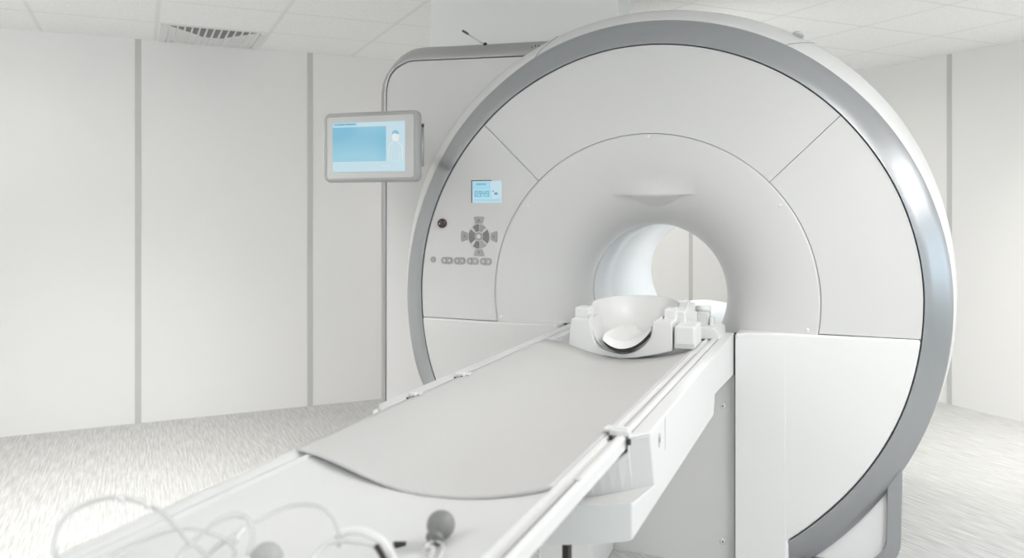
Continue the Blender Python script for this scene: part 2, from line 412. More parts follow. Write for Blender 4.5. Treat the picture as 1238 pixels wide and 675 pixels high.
# light hood above the bore: shallow lip with a shaded under side
def fun_surf(x, z):
    best = None
    r = sqrt((x - CX) ** 2 + (z - CZ) ** 2)
    t = (r - RT) / (SR - RT)
    return fun_y(t)
hx, hz = -.650, 1.371
rows = []
NX = 48
for j in range(0, 13):      # above the lip
    q = j / 12; zz = hz + .085 * (1 - q)
    rows.append([Vector((hx + .16 * u, fun_surf(hx + .16 * u, zz) - .0004 - .032 * (q ** 2.2) * max(0, 1 - u * u) ** 1.5, zz)) for u in [(-1 + 2 * i / NX) for i in range(NX + 1)]])
for j in range(1, 11):      # under the lip
    q = j / 10
    row = []
    for i in range(NX + 1):
        u = -1 + 2 * i / NX
        dz = .042 * max(0, 1 - (u / .62) ** 2) if abs(u) < .62 else 0
        zz = hz - .003 * min(1, q * 10) * max(0, 1 - u * u) - dz * q
        y = fun_surf(hx + .16 * u, zz) - .0004 - .032 * max(0, 1 - u * u) ** 1.5 * (1 - q) ** 1.1
        row.append(Vector((hx + .16 * u, y, zz)))
    rows.append(row)
G().grid(rows).build('light_hood', 'cover', mri, fixn=False)
# tunnel
ta = list(range(0, 361, 4))
prof = [(RT, 3.27), (RT, 3.284), (RT + .004, 3.285), (RT + .004, 3.297), (RT, 3.298), (RT, 3.6), (RT, 4.0), (RT, 4.40), (RT + .01, 4.46), (RT + .035, 4.50)]
def tp(a, r, y): return Vector((CX + r * cos(radians(a)), y, CZ + r * sin(radians(a))))
G().grid([[tp(a, r, y) for a in ta] for r, y in prof]).build('tunnel_liner', 'tunnel', mri, fixn=False)
G().grid([[tp(a, RT + .0015, y) for a in ta] for y in (3.2855, 3.2965)]).build('tunnel_joint', 'btn_d', mri, fixn=False)
# bridge carrying the couch through the tunnel (slightly waved surface)
rows = []
for yy in (3.14, 3.145, 3.6, 4.1, 4.5, 4.56):
    rows.append([Vector((CX + x, yy, .808 + .006 * cos(x / .22 * 5) - (.012 if yy < 3.142 else 0))) for x in [-.232 + .464 * i / 24 for i in range(25)]])
g = G().grid(rows); g.build('tunnel_bridge', 'board', mri, fixn=False, solid=-.02)

# lower covers ---------------------------------------------------------
ZB = .0
arcR = arc(rin_xz, ang_of_z(ZR - GAP, 1), -58, 40)
xe = arcR[-1][0]
door = [(-.345, .868), (-.30, .874), (-.2, .878), (0.0, ZR - .002)] + arcR + [(xe, arcR[-1][1] - .01), (xe, ZB), (-.345, ZB)]
g = G()
# front of the door: flat panel and a slightly turned strip beside the couch
N = len(door)
g.poly(door, 2.99, 3.12)
d = g.build('lower_door', 'door', mri, bevel=.011)
doorL = [(-1.017, .868), (-1.08, .872), (-1.3, ZL - .001)] 
arcL = arc(rin_xz, ang_of_z(ZL - GAP, -1), 230, 40)
outL = [(-1.015, ZB), (-1.015, .866), (-1.3, ZL - .002)] + arcL + [(arcL[-1][0], ZB)]
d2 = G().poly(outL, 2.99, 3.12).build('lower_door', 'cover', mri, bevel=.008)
# edge strips of the doors, standing a little proud
g = G(); g.poly([(-.343, 2.991), (-.342, 2.9895), (-.174, 2.9885), (-.172, 2.989), (-.172, 2.991)], .04, .848, 'Z').build('door_strip', 'door', mri)
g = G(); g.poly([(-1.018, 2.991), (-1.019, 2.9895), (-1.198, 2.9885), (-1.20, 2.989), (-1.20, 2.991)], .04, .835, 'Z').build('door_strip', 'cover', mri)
# centre panel under the couch
cp = G().rbox(-1.01, -.3505, 3.03, 3.06, .0, .805, .002).build('centre_panel', 'cover', mri)
G().box(-1.016, -.344, 3.064, 3.07, .02, .86).build('centre_gap', 'black', mri)
for x, z in ((-.392, .594), (-.392, .096), (-.97, .594), (-.97, .096)):
    o = G().lathe([(.0105, 0), (.0105, .002), (.009, .0045), (.0035, .0058), (.0025, .004)], frame((x, 3.031, z), (1, 0, 0), (0, 0, 1)), 20).build('screw', 'white', mri)
    G().lathe([(.0028, .0050), (.0022, .0066)], frame((x, 3.031, z), (1, 0, 0), (0, 0, 1)), 10).build('screw_socket', 'black', o)
# small round sensors beside the seam
for x, z in ((-.661, 1.590), (-.190, 1.331), (-.100, .893), (-1.147, 1.331), (-1.262, .880)):
    y = fun_surf(x, z)
    G().lathe([(.0075, -.003), (.0075, .0008), (.006, .0022), (.001, .0028)], frame((x, y, z), (1, 0, 0), (0, 0, 1)), 18).build('cover_stud', 'white', mri)

# base with silver foot frame -------------------------------------------
def rrect(x0, x1, z0, z1, r, n=10):
    o = [(x0, z1), (x0, z0 + r)]
    o += [(x0 + r - r * cos(pi / 2 * i / n), z0 + r - r * sin(pi / 2 * i / n)) for i in range(1, n + 1)]
    o += [(x1 - r + r * sin(pi / 2 * i / n), z0 + r - r * cos(pi / 2 * i / n)) for i in range(0, n + 1)]
    return o + [(x1, z1)]
FX1 = .206; FX0 = 2 * CX - FX1
oo = rrect(FX0, FX1, .030, .425, .145); ii = rrect(FX0 + .047, FX1 - .047, .070, .425, .108)
# taper the legs of the frame a touch towards the bottom like the photo
tp2 = lambda o, k: [(CX + (x - CX) * (1 - k * (.425 - z)), z) for x, z in o]
oo = tp2(oo, .022); ii = tp2(ii, .018)
G().poly(oo + ii[::-1], 3.062, 3.10).build('foot_frame', 'silver', mri, bevel=.003)
G().poly(ii, 3.085, 3.12).build('foot_panel', 'door', mri)
G().poly(rrect(FX0 + .01, FX1 - .01, .040, .425, .14), 3.10, 4.42).build('base', 'white', mri, bevel=.01)
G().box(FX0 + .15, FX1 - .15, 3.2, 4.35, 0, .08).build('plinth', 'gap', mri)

# square housing on the left ----------------------------------------------
inn = [(-1.921, .02), (-1.920, 1.0), (-1.919, 1.772), (-1.917, 1.86), (-1.908, 1.905), (-1.893, 1.934), (-1.861, 1.963), (-1.820, 1.981), (-1.779, 1.988), (-1.6, 1.983), (-1.247, 1.972), (-1.0, 1.965)]
outr = [(-1.986, .02), (-1.985, 1.0), (-1.984, 1.772), (-1.981, 1.875), (-1.968, 1.925), (-1.945, 1.962), (-1.900, 2.010), (-1.845, 2.044), (-1.773, 2.059), (-1.6, 2.054), (-1.243, 2.044), (-1.0, 2.037)]
def sp2(L, n=6): return [(p.x, p.z) for p in smoothpath([Vector((x, 0, z)) for x, z in L], n)]
inn = sp2(inn); outr = sp2(outr)
face = [(x + .004, z - .004) for x, z in inn] + [(-1.0, .02)]
G().poly(face, 3.2, 3.26).build('housing_cover', 'cover', mri)
G().poly([(x, z) for x, z in inn] + [(-1.0, .02)], 3.2125, 3.262).build('housing_gap', 'black', mri)
rows = []
for t, y in ((0, 3.215), (0, 3.2), (.05, 3.197), (.5, 3.226), (.95, 3.262), (1, 3.27), (1, 3.29)):
    rows.append([Vector((a[0] + (b[0] - a[0]) * t, y, a[1] + (b[1] - a[1]) * t)) for a, b in zip(inn, outr)])
G().grid(rows).build('housing_band', 'bandm', mri, fixn=False)
G().poly([(x + .003, z - .003) for x, z in outr] + [(-1.0, .02)], 3.275, 4.42).build('rear_housing', 'white', mri)
G().rbox(-2.0, -1.9, 3.215, 3.6, 0, .385, .004).build('housing_plinth', 'white', mri)
# rod sticking up from the housing edge
p0 = at(588, 54, Y=3.27); p1 = at(559, 37, Y=3.33)
rd = G().tube([p0 - Vector((0, 0, .004)), p1], .0035, 10).build('marker_rod', 'steel', mri)
dd = (p1 - p0)
for k in (.80, .88, .96): 
    q = p0 + dd * k; G().tube([q - dd * .012, q + dd * .012], .006, 12).build('rod_clip', 'btn_d', rd)
G().tube([p0 - Vector((.002, .006, .01)), p0 + dd * .05], .009, 12).build('rod_socket', 'black', rd)
for k, (x, y) in enumerate([(638, 59.5), (643.5, 57.5), (646.5, 58.6), (647.6, 55.5), (651.5, 55.5)]):
    q = at(x, y, Y=3.2325); G().lathe([(.0022, -.006), (.0022, .004)], frame(q, (1, 0, 0), (0, .6, .8)), 8).build('rivet', 'black', mri)

# controls ---------------------------------------------------------------
FY = 3.0
def fr_at(x, z, y=FY): return frame((x, y, z), (1, 0, 0), (0, 0, 1))   # local z points at the viewer
def flat(name, out, d0, d1, m, parent, bevel=None):   # out in x,z ; raised from d0 to d1 off the face
    return G().poly(out, FY - d1, FY - d0).build(name, m, parent, bevel=bevel)
def rect(x0, x1, z0, z1): return [(x0, z0), (x1, z0), (x1, z1), (x0, z1)]
lx0, lx1, lz0, lz1 = -1.391, -1.260, 1.343, 1.432
lcd = flat('display', rect(lx0, lx1, lz0, lz1), -.004, .0012, 'scr_l', mri)
flat('display_edge', [(lx0 - .003, lz0), (lx0, lz0), (lx0, lz1), (lx1 - .045, lz1), (lx1 - .045, lz1 + .003), (lx0 - .003, lz1 + .003)], -.002, .003, 'black', lcd)
flat('status_bar', rect(lx0 + .004, lx1 - .05, lz1 - .035, lz1 - .004), 0, .0016, 'scr_m', lcd)
flat('number_field', rect(lx0 + .006, lx0 + .085, lz0 + .020, lz1 - .036), 0, .0016, 'scr_m', lcd)
flat('footer_field', rect(lx0 + .006, lx1 - .006, lz0 + .006, lz0 + .016), 0, .0016, 'scr_m', lcd)
SEG = {'0': 'abcdef', '9': 'abcdfg', '4': 'bcfg'}
def digit(ch, x, z, w, h, name='digit'):
    g = G(); t = w * .2
    S = {'a': (x, x + w, z + h - t, z + h), 'd': (x, x + w, z, z + t), 'g': (x, x + w, z + h / 2 - t / 2, z + h / 2 + t / 2),
         'f': (x, x + t, z + h / 2, z + h), 'b': (x + w - t, x + w, z + h / 2, z + h), 'e': (x, x + t, z, z + h / 2), 'c': (x + w - t, x + w, z, z + h / 2)}
    for c_ in SEG[ch]:
        a = S[c_]; g.box(a[0], a[1], FY - .0024, FY - .0014, a[2], a[3])
    g.build(name, 'scr_ink', lcd)
for k, ch in enumerate('0949'): digit(ch, lx0 + .013 + k * .0165, lz0 + .026, .0115, .022)
for k in range(4): flat('mark', rect(lx0 + .020 + k * .011, lx0 + .027 + k * .011, lz1 - .016, lz1 - .010), .0014, .0022, 'scr_ink', lcd)
flat('mark', rect(lx1 - .032, lx1 - .018, lz0 + .032, lz0 + .042), .0012, .0022, 'scr_ink', lcd)
flat('mark', rect(lx1 - .040, lx1 - .035, lz0 + .044, lz0 + .050), .0012, .0022, 'scr_ink', lcd)
kn = G().lathe([(.020, 0), (.020, .006), (.0175, .012), (.010, .016), (.001, .017)], fr_at(-1.528, 1.258), 32).build('emergency_knob', 'knob', mri)
G().lathe([(.0022, .0160), (.0022, .0172)], fr_at(-1.533, 1.256), 8).build('indicator_dot', 'btn_l', kn)
px, pz = -1.360, 1.2055
pad = G().lathe([(.0465, 0), (.0465, .0015), (.045, .0025)], fr_at(px, pz), 40).build('control_pad', 'btn_l', mri)
def sector(a0, a1, r0, r1, sx=1, n=10):
    return [(px + r1 * cos(radians(a0 + (a1 - a0) * i / n)), pz + r1 * 1.08 * sin(radians(a0 + (a1 - a0) * i / n))) for i in range(n + 1)] + \
           [(px + r0 * cos(radians(a1 - (a1 - a0) * i / n)), pz + r0 * 1.08 * sin(radians(a1 - (a1 - a0) * i / n))) for i in range(n + 1)]
for a0, m in ((-38, 'btn_d'), (142, 'btn_d'), (46, 'btn'), (-128, 'btn_d'), (88, 'btn_d'), (-86, 'btn')):
    w = 72 if a0 in (-38, 142) else 38
    flat('pad_key', sector(a0 + 3, a0 + w + 1, .0195, .0455), .002, .0045, m, pad)
G().lathe([(.0165, .002), (.0165, .0042), (.0145, .0055), (.001, .0056)], fr_at(px, pz), 28).build('centre_key', 'btn', pad)
G().lathe([(.0085, .0054), (.0085, .0060)], fr_at(px, pz), 20).build('centre_ring', 'btn_l', pad)
for dx, dz in ((0, 1), (0, -1), (1, 0), (-1, 0)):
    d0 = .053; d1 = .077; w0 = .014; w1 = .0235
    if dz: out = [(px - w0, pz + dz * d0), (px + w0, pz + dz * d0), (px + w1, pz + dz * d1), (px + w1 * .7, pz + dz * (d1 + .004)), (px - w1 * .7, pz + dz * (d1 + .004)), (px - w1, pz + dz * d1)]
    else: out = [(px + dx * d0, pz - w0), (px + dx * d0, pz + w0), (px + dx * d1, pz + w1), (px + dx * (d1 + .004), pz + w1 * .7), (px + dx * (d1 + .004), pz - w1 * .7), (px + dx * d1, pz - w1)]
    k = flat('arrow_key', out, 0, .003, 'btn', mri)
    cx_, cz_ = px + dx * .065, pz + dz * .065
    flat('key_mark', [(cx_ + .007 * cos(q), cz_ + .007 * sin(q)) for q in [2 * pi * i / 3 + atan2(dz, dx) for i in range(3)]], .003, .0034, 'btn_d', k)
G().lathe([(.0125, 0), (.0125, .003), (.010, .004)], fr_at(-1.571, 1.106), 20).build('round_key', 'btn', mri)
for cx_ in (-1.507, -1.448, -1.389, -1.330):
    for sgn in (-1, 1):
        n = 10; c0 = cx_ + sgn * .0115
        out = [(cx_ + sgn * .002, 1.1035 - .0145)] + [(c0 + sgn * (.002 + .0125 * sin(pi * i / n)), 1.1035 - .0145 * cos(pi * i / n)) for i in range(n + 1)] + [(cx_ + sgn * .002, 1.1035 + .0145)]
        k = flat('pair_key', out, 0, .003, 'btn', mri)
        flat('key_mark', rect(c0 - .003, c0 + .004, 1.099, 1.108), .003, .0034, 'btn_l', k)

# ================================================================== CEILING DUCT
duct = empty('cable_duct', (-1.4, 3.7, 2.06), 'broad white duct rising from scanner top to ceiling', 'duct')
dl, dr_ = at(519, 20, Y=3.5).x, at(747, 20, Y=3.5).x
G().rbox(dl, dr_, 3.5, at(763, 20, X=dr_).y, 2.062, HCEIL, .012, seg=4).build('casing', 'duct', duct)

# ================================================================== MONITOR
mc = at(446.5, 177.5, Y=2.74)
th = radians(3)
mx_ = Vector((cos(th), sin(th), 0)); MF = frame(mc, mx_, (0, 0, 1))    # local z faces the viewer
mon = empty('control_monitor', mc, 'grey framed flat monitor showing a pale blue screen with a patient figure', 'monitor')
W, Hh = .211, .140
def rr(w, h, r, n=8):
    o = []
    for cx_, cy_, a in ((w - r, h - r, 0), (-w + r, h - r, 90), (-w + r, -h + r, 180), (w - r, -h + r, 270)):
        o += [(cx_ + r * cos(radians(a + 90 * i / n)), cy_ + r * sin(radians(a + 90 * i / n))) for i in range(n + 1)]
    return o
rows = []
for ins, z in ((0.05, -.052), (.012, -.048), (0.0, -.034), (.0, -.016), (.004, -.004), (.010, .001), (.017, 0.0), (.018, -.003)):
    rows.append([MF @ Vector((x, y, z)) for x, y in rr(W - ins, Hh - ins, .026 - ins * .8 if ins < .02 else .01)])
g = G().grid(rows, True); g.add(rows[0], [tuple(range(len(rows[0])))]); g.build('frame', 'grey', mon)
G().poly(rr(W - .0175, Hh - .0175, .010), -.006, -.001, 'Z', MF).build('bezel', 'face', mon)
def mrect(name, x0, x1, y0, y1, z, m, par): return G().box(x0, x1, y0, y1, -.004, z, MF).build(name, m, par)
sw0, sw1, sh0, sh1 = -.166, .156, -.099, .098
scr = mrect('screen', sw0, sw1, sh0, sh1, .0000, 'scr_l', mon)
mrect('image_window', sw0, .074, -.058, .080, .0008, 'scr_d', scr)
mrect('title_bar', sw0, -.055, .084, sh1, .0008, 'scr_m', scr)
mrect('footer_bar', sw0 + .0, sw1, sh0, -.098, .0008, 'scr_m', scr)
for x0, x1, y in ((-.155, -.146, .091), (-.143, -.110, .091), (-.106, -.062, .091)): mrect('caption', x0, x1, y - .002, y + .002, .0013, 'scr_ink', scr)
for x0 in (.055, .064, .074, .085): mrect('caption', x0, x0 + .005, -.079, -.075, .0013, 'scr_w', scr)
# patient figure on the screen
fx, fy = .1155, 0
def mpoly(name, out, z0, z1, m, par): return G().poly(out, z0, z1, 'Z', MF).build(name, m, par)
body = [(-.007, .022), (.007, .022), (.012, .014), (.026, .006), (.031, -.010), (.031, -.050), (.025, -.052), (.0245, -.012), (.019, -.006), (.018, -.058), (-.018, -.058), (-.019, -.006), (-.0245, -.012), (-.025, -.052), (-.031, -.050), (-.031, -.010), (-.026, .006), (-.012, .014)]
fg = mpoly('patient_figure', [(fx + x, fy + y) for x, y in body], 0, .0010, 'scr_w', scr)
mpoly('head', [(fx + .0145 * cos(2 * pi * i / 24), .034 + .019 * sin(2 * pi * i / 24)) for i in range(24)], 0, .0012, 'scr_w', fg)
mpoly('hair', [(fx + .0155 * cos(pi * i / 14), .046 + .016 * sin(pi * i / 14)) for i in range(15)] + [(fx - .006, .050), (fx + .006, .047)], 0, .0018, 'scr_ink' if False else 'scr_d', fg)
mpoly('shirt', [(fx + x * .93, y * .96 - .002) for x, y in body], .001, .0014, 'scr_l', fg)
# arm and handle behind
g = G().rbox(.005, .13, -.02, .02, -.10, -.04, .006, MF).build('mount', 'grey', mon)
hb = at(510, 180, Y=2.86)
hx_ = hb.x
G().tube([Vector((hx_, hb.y, 1.648)), Vector((hx_, hb.y, 1.489))], .0085, 14).build('handle_bar', 'bandm', mon)
G().tube([Vector((hx_, hb.y, 1.660)), Vector((hx_, hb.y, 1.646))], .009, 14).build('handle_cap', 'gap', mon)
pB = MF @ Vector((.06, 0, -.09)); pC = at(486, 178, Y=3.16)
G().tube([pB, pB.lerp(pC, .5), pC], .017, 14).build('swing_arm', 'grey', mon)
G().lathe([(.04, 0), (.04, .012), (.03, .02), (.018, .03)], frame((pC.x, 3.199, pC.z), (1, 0, 0), (0, 0, 1)), 24).build('arm_mount', 'grey', mon)
G().tube([pB.lerp(pC, .3), Vector((hx_, hb.y, pB.z))], .006, 10).build('handle_bracket', 'grey', mon)

# ================================================================== COUCH
couch = empty('patient_couch', (-.665, 2.2, 0), 'long white patient couch with dished top running into the scanner', 'couch')
TC = -.667
YF, YB = .35, 2.98
def dish(x):     # height of the dished top at x
    u = abs(x - TC) / .235
    return .818 + .040 * min(u, 1) ** 2.0
sec = [(-.948, .838), (-.949, .858), (-.944, .865), (-.934, .867), (-.927, .864), (-.924, .859), (-.914, .859), (-.911, .863), (-.905, .864)]
xs = [TC - .235 + .47 * i / 40 for i in range(41)]
sec += [(x, dish(x)) for x in xs]
sec += [(-.429, .864), (-.423, .863), (-.4205, .858), (-.4125, .858), (-.410, .864), (-.403, .868), (-.394, .868), (-.389, .864), (-.388, .842), (-.40, .830), (-.46, .805), (-.60, .783), (-.735, .783), (-.87, .805), (-.935, .828)]
top = G().poly(sec, YF, YB, 'Y', smooth=True).build('table_top', 'board', couch)
md = top.modifiers.new('es', 'EDGE_SPLIT'); md.split_angle = radians(40)
# slot in the right rail, near end
p = at(697, 582, Z=.868)
G().box(-.4005, -.3985, YF, p.y, .8672, .8688).build('rail_slot', 'gap', couch)
G().rbox(-.404, -.394, p.y, p.y + .012, .8665, .8705, .001).build('slot_stop', 'strip', couch)
G().box(-.4185, -.4145, 1.62, 2.58, .8575, .8592).build('rail_groove', 'seam', couch)
G().box(-.9215, -.9165, 2.3, 2.58, .8585, .8602).build('rail_groove', 'gap', couch)
# end block leading into the bore
G().poly([(-.93, .80), (-.93, .858), (-.40, .862), (-.40, .80)], YB, 3.10, 'Y').build('bridge_plate', 'board', couch, bevel=.006)
# carriage: one solid whose front bows towards the room
XR = -.3505; XL = 2 * TC - XR
def front(x, y_edge, bow):
    u = (x - TC) / (XR - TC); return y_edge - bow * (1 - abs(u) ** 2.4)
def car_prof(x, zt):
    f1, f2, f3 = front(x, 1.456, .10), front(x, 1.650, .20), front(x, 1.606, .19)
    return [Vector((x, f1, .706)), Vector((x, f1, .774)), Vector((x, f2, .746)), Vector((x, f3, zt)), Vector((x, 3.025, zt)), Vector((x, 3.025, .716)), Vector((x, 2.535, .746)), Vector((x, 2.525, .744)), Vector((x, 2.50, .690))]
XI0, XI1 = -.9505, -.3855
def under(x):
    q = abs(x - TC)
    for (a, za), (b, zb_) in zip([(0, .779), (.068, .779), (.206, .801), (.266, .825), (.2825, .838)], [(.068, .779), (.206, .801), (.266, .825), (.2825, .838), (.4, .838)]):
        if q <= b: return za + (zb_ - za) * (q - a) / (b - a)
    return .838
cols = [(x, .866) for x in (XL, XI0)] + [(XI0 + (XI1 - XI0) * i / 36, under(XI0 + (XI1 - XI0) * i / 36)) for i in range(37)] + [(x, .866) for x in (XI1, XR)]
rows = [car_prof(x, zt) for x, zt in cols]
g = G().grid(rows, True, smooth=False); g.add(rows[0], [tuple(range(9))]); g.add(rows[-1], [tuple(range(9))])
g.build('carriage', 'carriage', couch, bevel=.003)
# separate facing over the bowed front, a darker grey than the carriage
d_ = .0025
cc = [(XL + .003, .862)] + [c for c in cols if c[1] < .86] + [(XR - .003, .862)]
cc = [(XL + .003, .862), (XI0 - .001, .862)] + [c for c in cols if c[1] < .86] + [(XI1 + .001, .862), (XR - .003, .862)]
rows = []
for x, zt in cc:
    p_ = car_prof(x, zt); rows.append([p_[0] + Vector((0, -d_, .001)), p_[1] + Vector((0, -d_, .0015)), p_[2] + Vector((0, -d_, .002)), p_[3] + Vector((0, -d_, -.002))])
G().grid(rows, smooth=False).build('front_facing', 'facing', couch, fixn=False, solid=-.002)
# joint of the end cap and its lock on the right side
p = at(804, 505, X=XR)
G().box(XR - .001, XR + .0006, p.y - .0012, p.y + .0012, .79, .862).build('cap_joint', 'seam', couch)
q = at(797, 532, X=XR)
LK = frame((XR + .0002, q.y, q.z), (0, 1, 0), (0, 0, 1))
lk = G()
lk.grid([[LK @ Vector((r * .010 * cos(2 * pi * k / 24), r * .0165 * sin(2 * pi * k / 24), h)) for k in range(24)] for r, h in ((1, 0), (1, .0012), (.72, .0012), (.72, 0))], True)
lko = lk.build('lock', 'strip', couch)
G().box(XR, XR + .0014, q.y - .001, q.y + .001, q.z - .006, q.z + .006).build('key_slot', 'btn_d', lko)
G().box(XR + .0001, XR + .004, 3.0, 3.02, .716, .863).build('dock_seal', 'gap', couch)
# black leg under the carriage, and the pedestal that carries it
q = at(677, 668, Z=.70)
G().box(q.x - .006, q.x + .006, q.y + .03, q.y + .05, 0, .72).build('leg', 'black', couch)
G().rbox(-1.0, -.80, 2.72, 3.02, .0, .735, .012).build('pedestal', 'carriage', couch)
# rail clips
def clip(x, y, z, s, sx, name='rail_clip'):
    c_ = G(); F_ = frame((x, y, z), (sx, 0, 0), (0, 1, 0))
    c_.rbox(-.030 * s, .022 * s, -.016 * s, .016 * s, -.002, .006 * s, .002, F_)
    c_.rbox(-.012 * s, .030 * s, -.030 * s, -.006 * s, -.004, .010 * s, .0025, F_)
    o = c_.build(name, 'white', couch)
    G().rbox(-.004 * s, .024 * s, -.026 * s, -.012 * s, .0095 * s, .0125 * s, .001, F_).build('latch', 'board', o)
    G().lathe([(.0045 * s, -.002), (.0045 * s, .006 * s)], frame((x + sx * -.006 * s, y - .042 * s, z - .006), (1, 0, 0), (0, 1, 0)), 12).build('pin', 'black', o)
    G().lathe([(.005 * s, -.006), (.005 * s, .004 * s)], frame((x + sx * .030 * s, y - .034 * s, z - .010), (1, 0, 0), (0, 1, 0)), 12).build('pin', 'black', o)
    return o
clip(-.410, 1.585, .869, .95, 1)
clip(-.930, 1.955, .8755, .6, -1); clip(-.936, 1.70, .8755, .5, -1)

# mattress ------------------------------------------------------------------
xa = [-.934 + (.504) * i / 44 for i in range(45)]
def padz(x):
    u = abs(x - (-.668)) / .25; u = min(u, 1.0); a = .8235 + .048 * (.5 - .5 * cos(pi * u)) ** 1.1; b = .8235 + .047 * u ** 1.9
    if x > -.668: return b
    return a * .75 + b * .25
rows = []
def pad_row(y, dz=0): return [Vector((x, y, padz(x) + dz)) for x in xa]
g = G()
yf, yb_ = 1.235, 2.60
T_ = .007
rows = [pad_row(yf + .002, -T_), pad_row(yf, -.005), pad_row(yf, -.001), pad_row(yf + .003, 0)] + [pad_row(yf + (yb_ - yf) * i / 12, 0) for i in range(1, 12)] + [pad_row(yb_, 0), pad_row(yb_, -T_)]
g.grid(rows); g.grid([rows[0], rows[-1]])
for k in (0, -1): g.add([r[k] for r in rows], [tuple(range(len(rows)))])
mt = g.build('couch_mattress', 'pad')
mt.location = (0, 0, 0)
tag(mt, 'thin grey concave mattress laid along the white couch top', 'mattress')

# ================================================================== HEAD COIL
coil = empty('head_coil', (-.665, 2.7, .86), 'white U-shaped head coil with two posts at the bore end of the couch', 'head coil')
cy0, cy1 = 2.60, 2.74
def F_(x, y, Y=2.60): p = at(x, y, Y=Y); return (p.x, p.z)
upts = [F_(712.9, 385.5), F_(714.3, 398), F_(717, 409), F_(722, 417.5), F_(730, 422.5), F_(740, 426), F_(752, 428), F_(765, 426), F_(773, 422), F_(780, 416), F_(785.5, 408), F_(788, 398), F_(789.3, 388)]
upts = sp2(upts, 5)
out = [F_(687, 421), F_(688.5, 400), F_(690.7, 385.5)] + upts + [F_(812.4, 389), F_(812.6, 425), F_(795, 429), F_(770, 433), F_(750, 434), F_(725, 430)]
G().poly(out, cy0, cy1).build('cradle', 'white', coil, bevel=.004)
def post_cap(x0, x1, yt, yb, Y0, Y1):
    a = at(x0, yt, Y=Y0); b = at(x1, yb, Y=Y0); return G().rbox(a.x, b.x, Y0, Y1, b.z - .004, a.z, .004).build('post_cap', 'white', coil)
post_cap(695, 711.5, 371.5, 385.5, 2.63, 2.70); post_cap(802.5, 817, 374, 388, 2.66, 2.73)
pz_ = F_(700, 385.5)[1]
G().lathe([(.012, 0), (.012, .002), (.009, .003)], frame((-.775, 2.66, pz_), (1, 0, 0), (0, 1, 0)), 18).build('post_button', 'white', coil)
G().lathe([(.012, 0), (.012, .002), (.009, .003)], frame((-.535, 2.66, pz_ - .008), (1, 0, 0), (0, 1, 0)), 18).build('post_button', 'white', coil)
# side wing behind the right post
G().poly([(2.70, .862), (2.70, .975), (2.78, .998), (2.90, .985), (2.90, .862)], -.505, -.470, 'X').build('side_wing', 'white', coil, bevel=.005)
# scoop shaped bowl, open to the front
bx, by, byf = -.664, 2.80, 2.615
wf, wb, dB = .112, .150, .16
NB = 16
rows = []
for j in range(NB + 1):
    ph = pi / 2 * j / NB; rr_ = cos(ph) ** .62 if j < NB else .0005; q = sin(ph) ** 1.5; row = []
    def P_(k, sg):
        e = k * k * (3 - 2 * k); w_ = wf + (wb - wf) * e
        zt = .955 + .030 * e; zb_ = .842 + .022 * e
        return Vector((bx + sg * w_ * rr_, byf + (by - byf) * k, zt - (zt - zb_) * q))
    for i in range(12): row.append(P_(i / 12, -1))
    for i in range(31):
        a = pi - pi * i / 30; zt = .985 + .012 * sin(a)
        row.append(Vector((bx + wb * rr_ * cos(a), by + dB * (rr_ * .85 + .15) * sin(a) if j else by + dB * sin(a), zt - (zt - .864) * q)))
    for i in range(11, -1, -1): row.append(P_(i / 12, 1))
    rows.append(row)
bw = G().grid(rows).build('bowl', 'white', coil, fixn=False, solid=.006)
# neck cushion and a black sliver for the shade in the gap under it
lp, rp, mp = at(729, 411, Y=2.592), at(786.6, 401, Y=2.592), at(754, 421, Y=2.592)
def base(u):    # u -1..1 -> x, z of the lower front edge
    x = lp.x + (rp.x - lp.x) * (u + 1) / 2
    zl = lp.z + (rp.z - lp.z) * (u + 1) / 2
    return x, zl - ((lp.z + rp.z) / 2 - mp.z) * (1 - abs(u) ** 2.2)
UU = [-1 + i / 12 for i in range(25)]
low = [base(u) for u in UU]
gap_shade = low + [(x, z - .012 * sqrt(max(0, 1 - (u * .97 - .03) ** 2))) for (x, z), u in zip(low, UU)][::-1]
G().poly(gap_shade, 2.584, 2.66).build('gap_shade', 'black', coil)
rowsT, NV = [], 12
for j in range(NV + 1):
    v = j / NV; row = []
    for u in UU:
        x, z = base(u); c_ = 1 - .35 * v ** 2
        x = -.650 + (x + .650) * c_ - .004 * v
        z0 = z + .0005
        lift = .016 * min(1, j / 1.5) + (.040 * exp(-((u + .3) / .8) ** 2) - .034 * max(0, u) ** .8 - .012 * max(0, -u - .4)) * v ** 1.2
        row.append(Vector((x, 2.586 + .004 * 0 + .165 * v, z0 + lift)))
    rowsT.append(row)
rowsB = [[Vector((p.x, p.y, p.z - (.016 if j else 0) - .0)) for p in r] for j, r in enumerate(rowsT)]
g = G().grid([rowsB[0]] + rowsT + rowsB[::-1])
for k in (0, -1): g.add([r[k] for r in rowsT] + [r[k] for r in rowsB[::-1]], [tuple(range(2 * len(rowsT)))])
cu = g.build('neck_cushion', 'foam', None)
tag(cu, 'small curved white cushion lying inside the head coil', 'cushion')

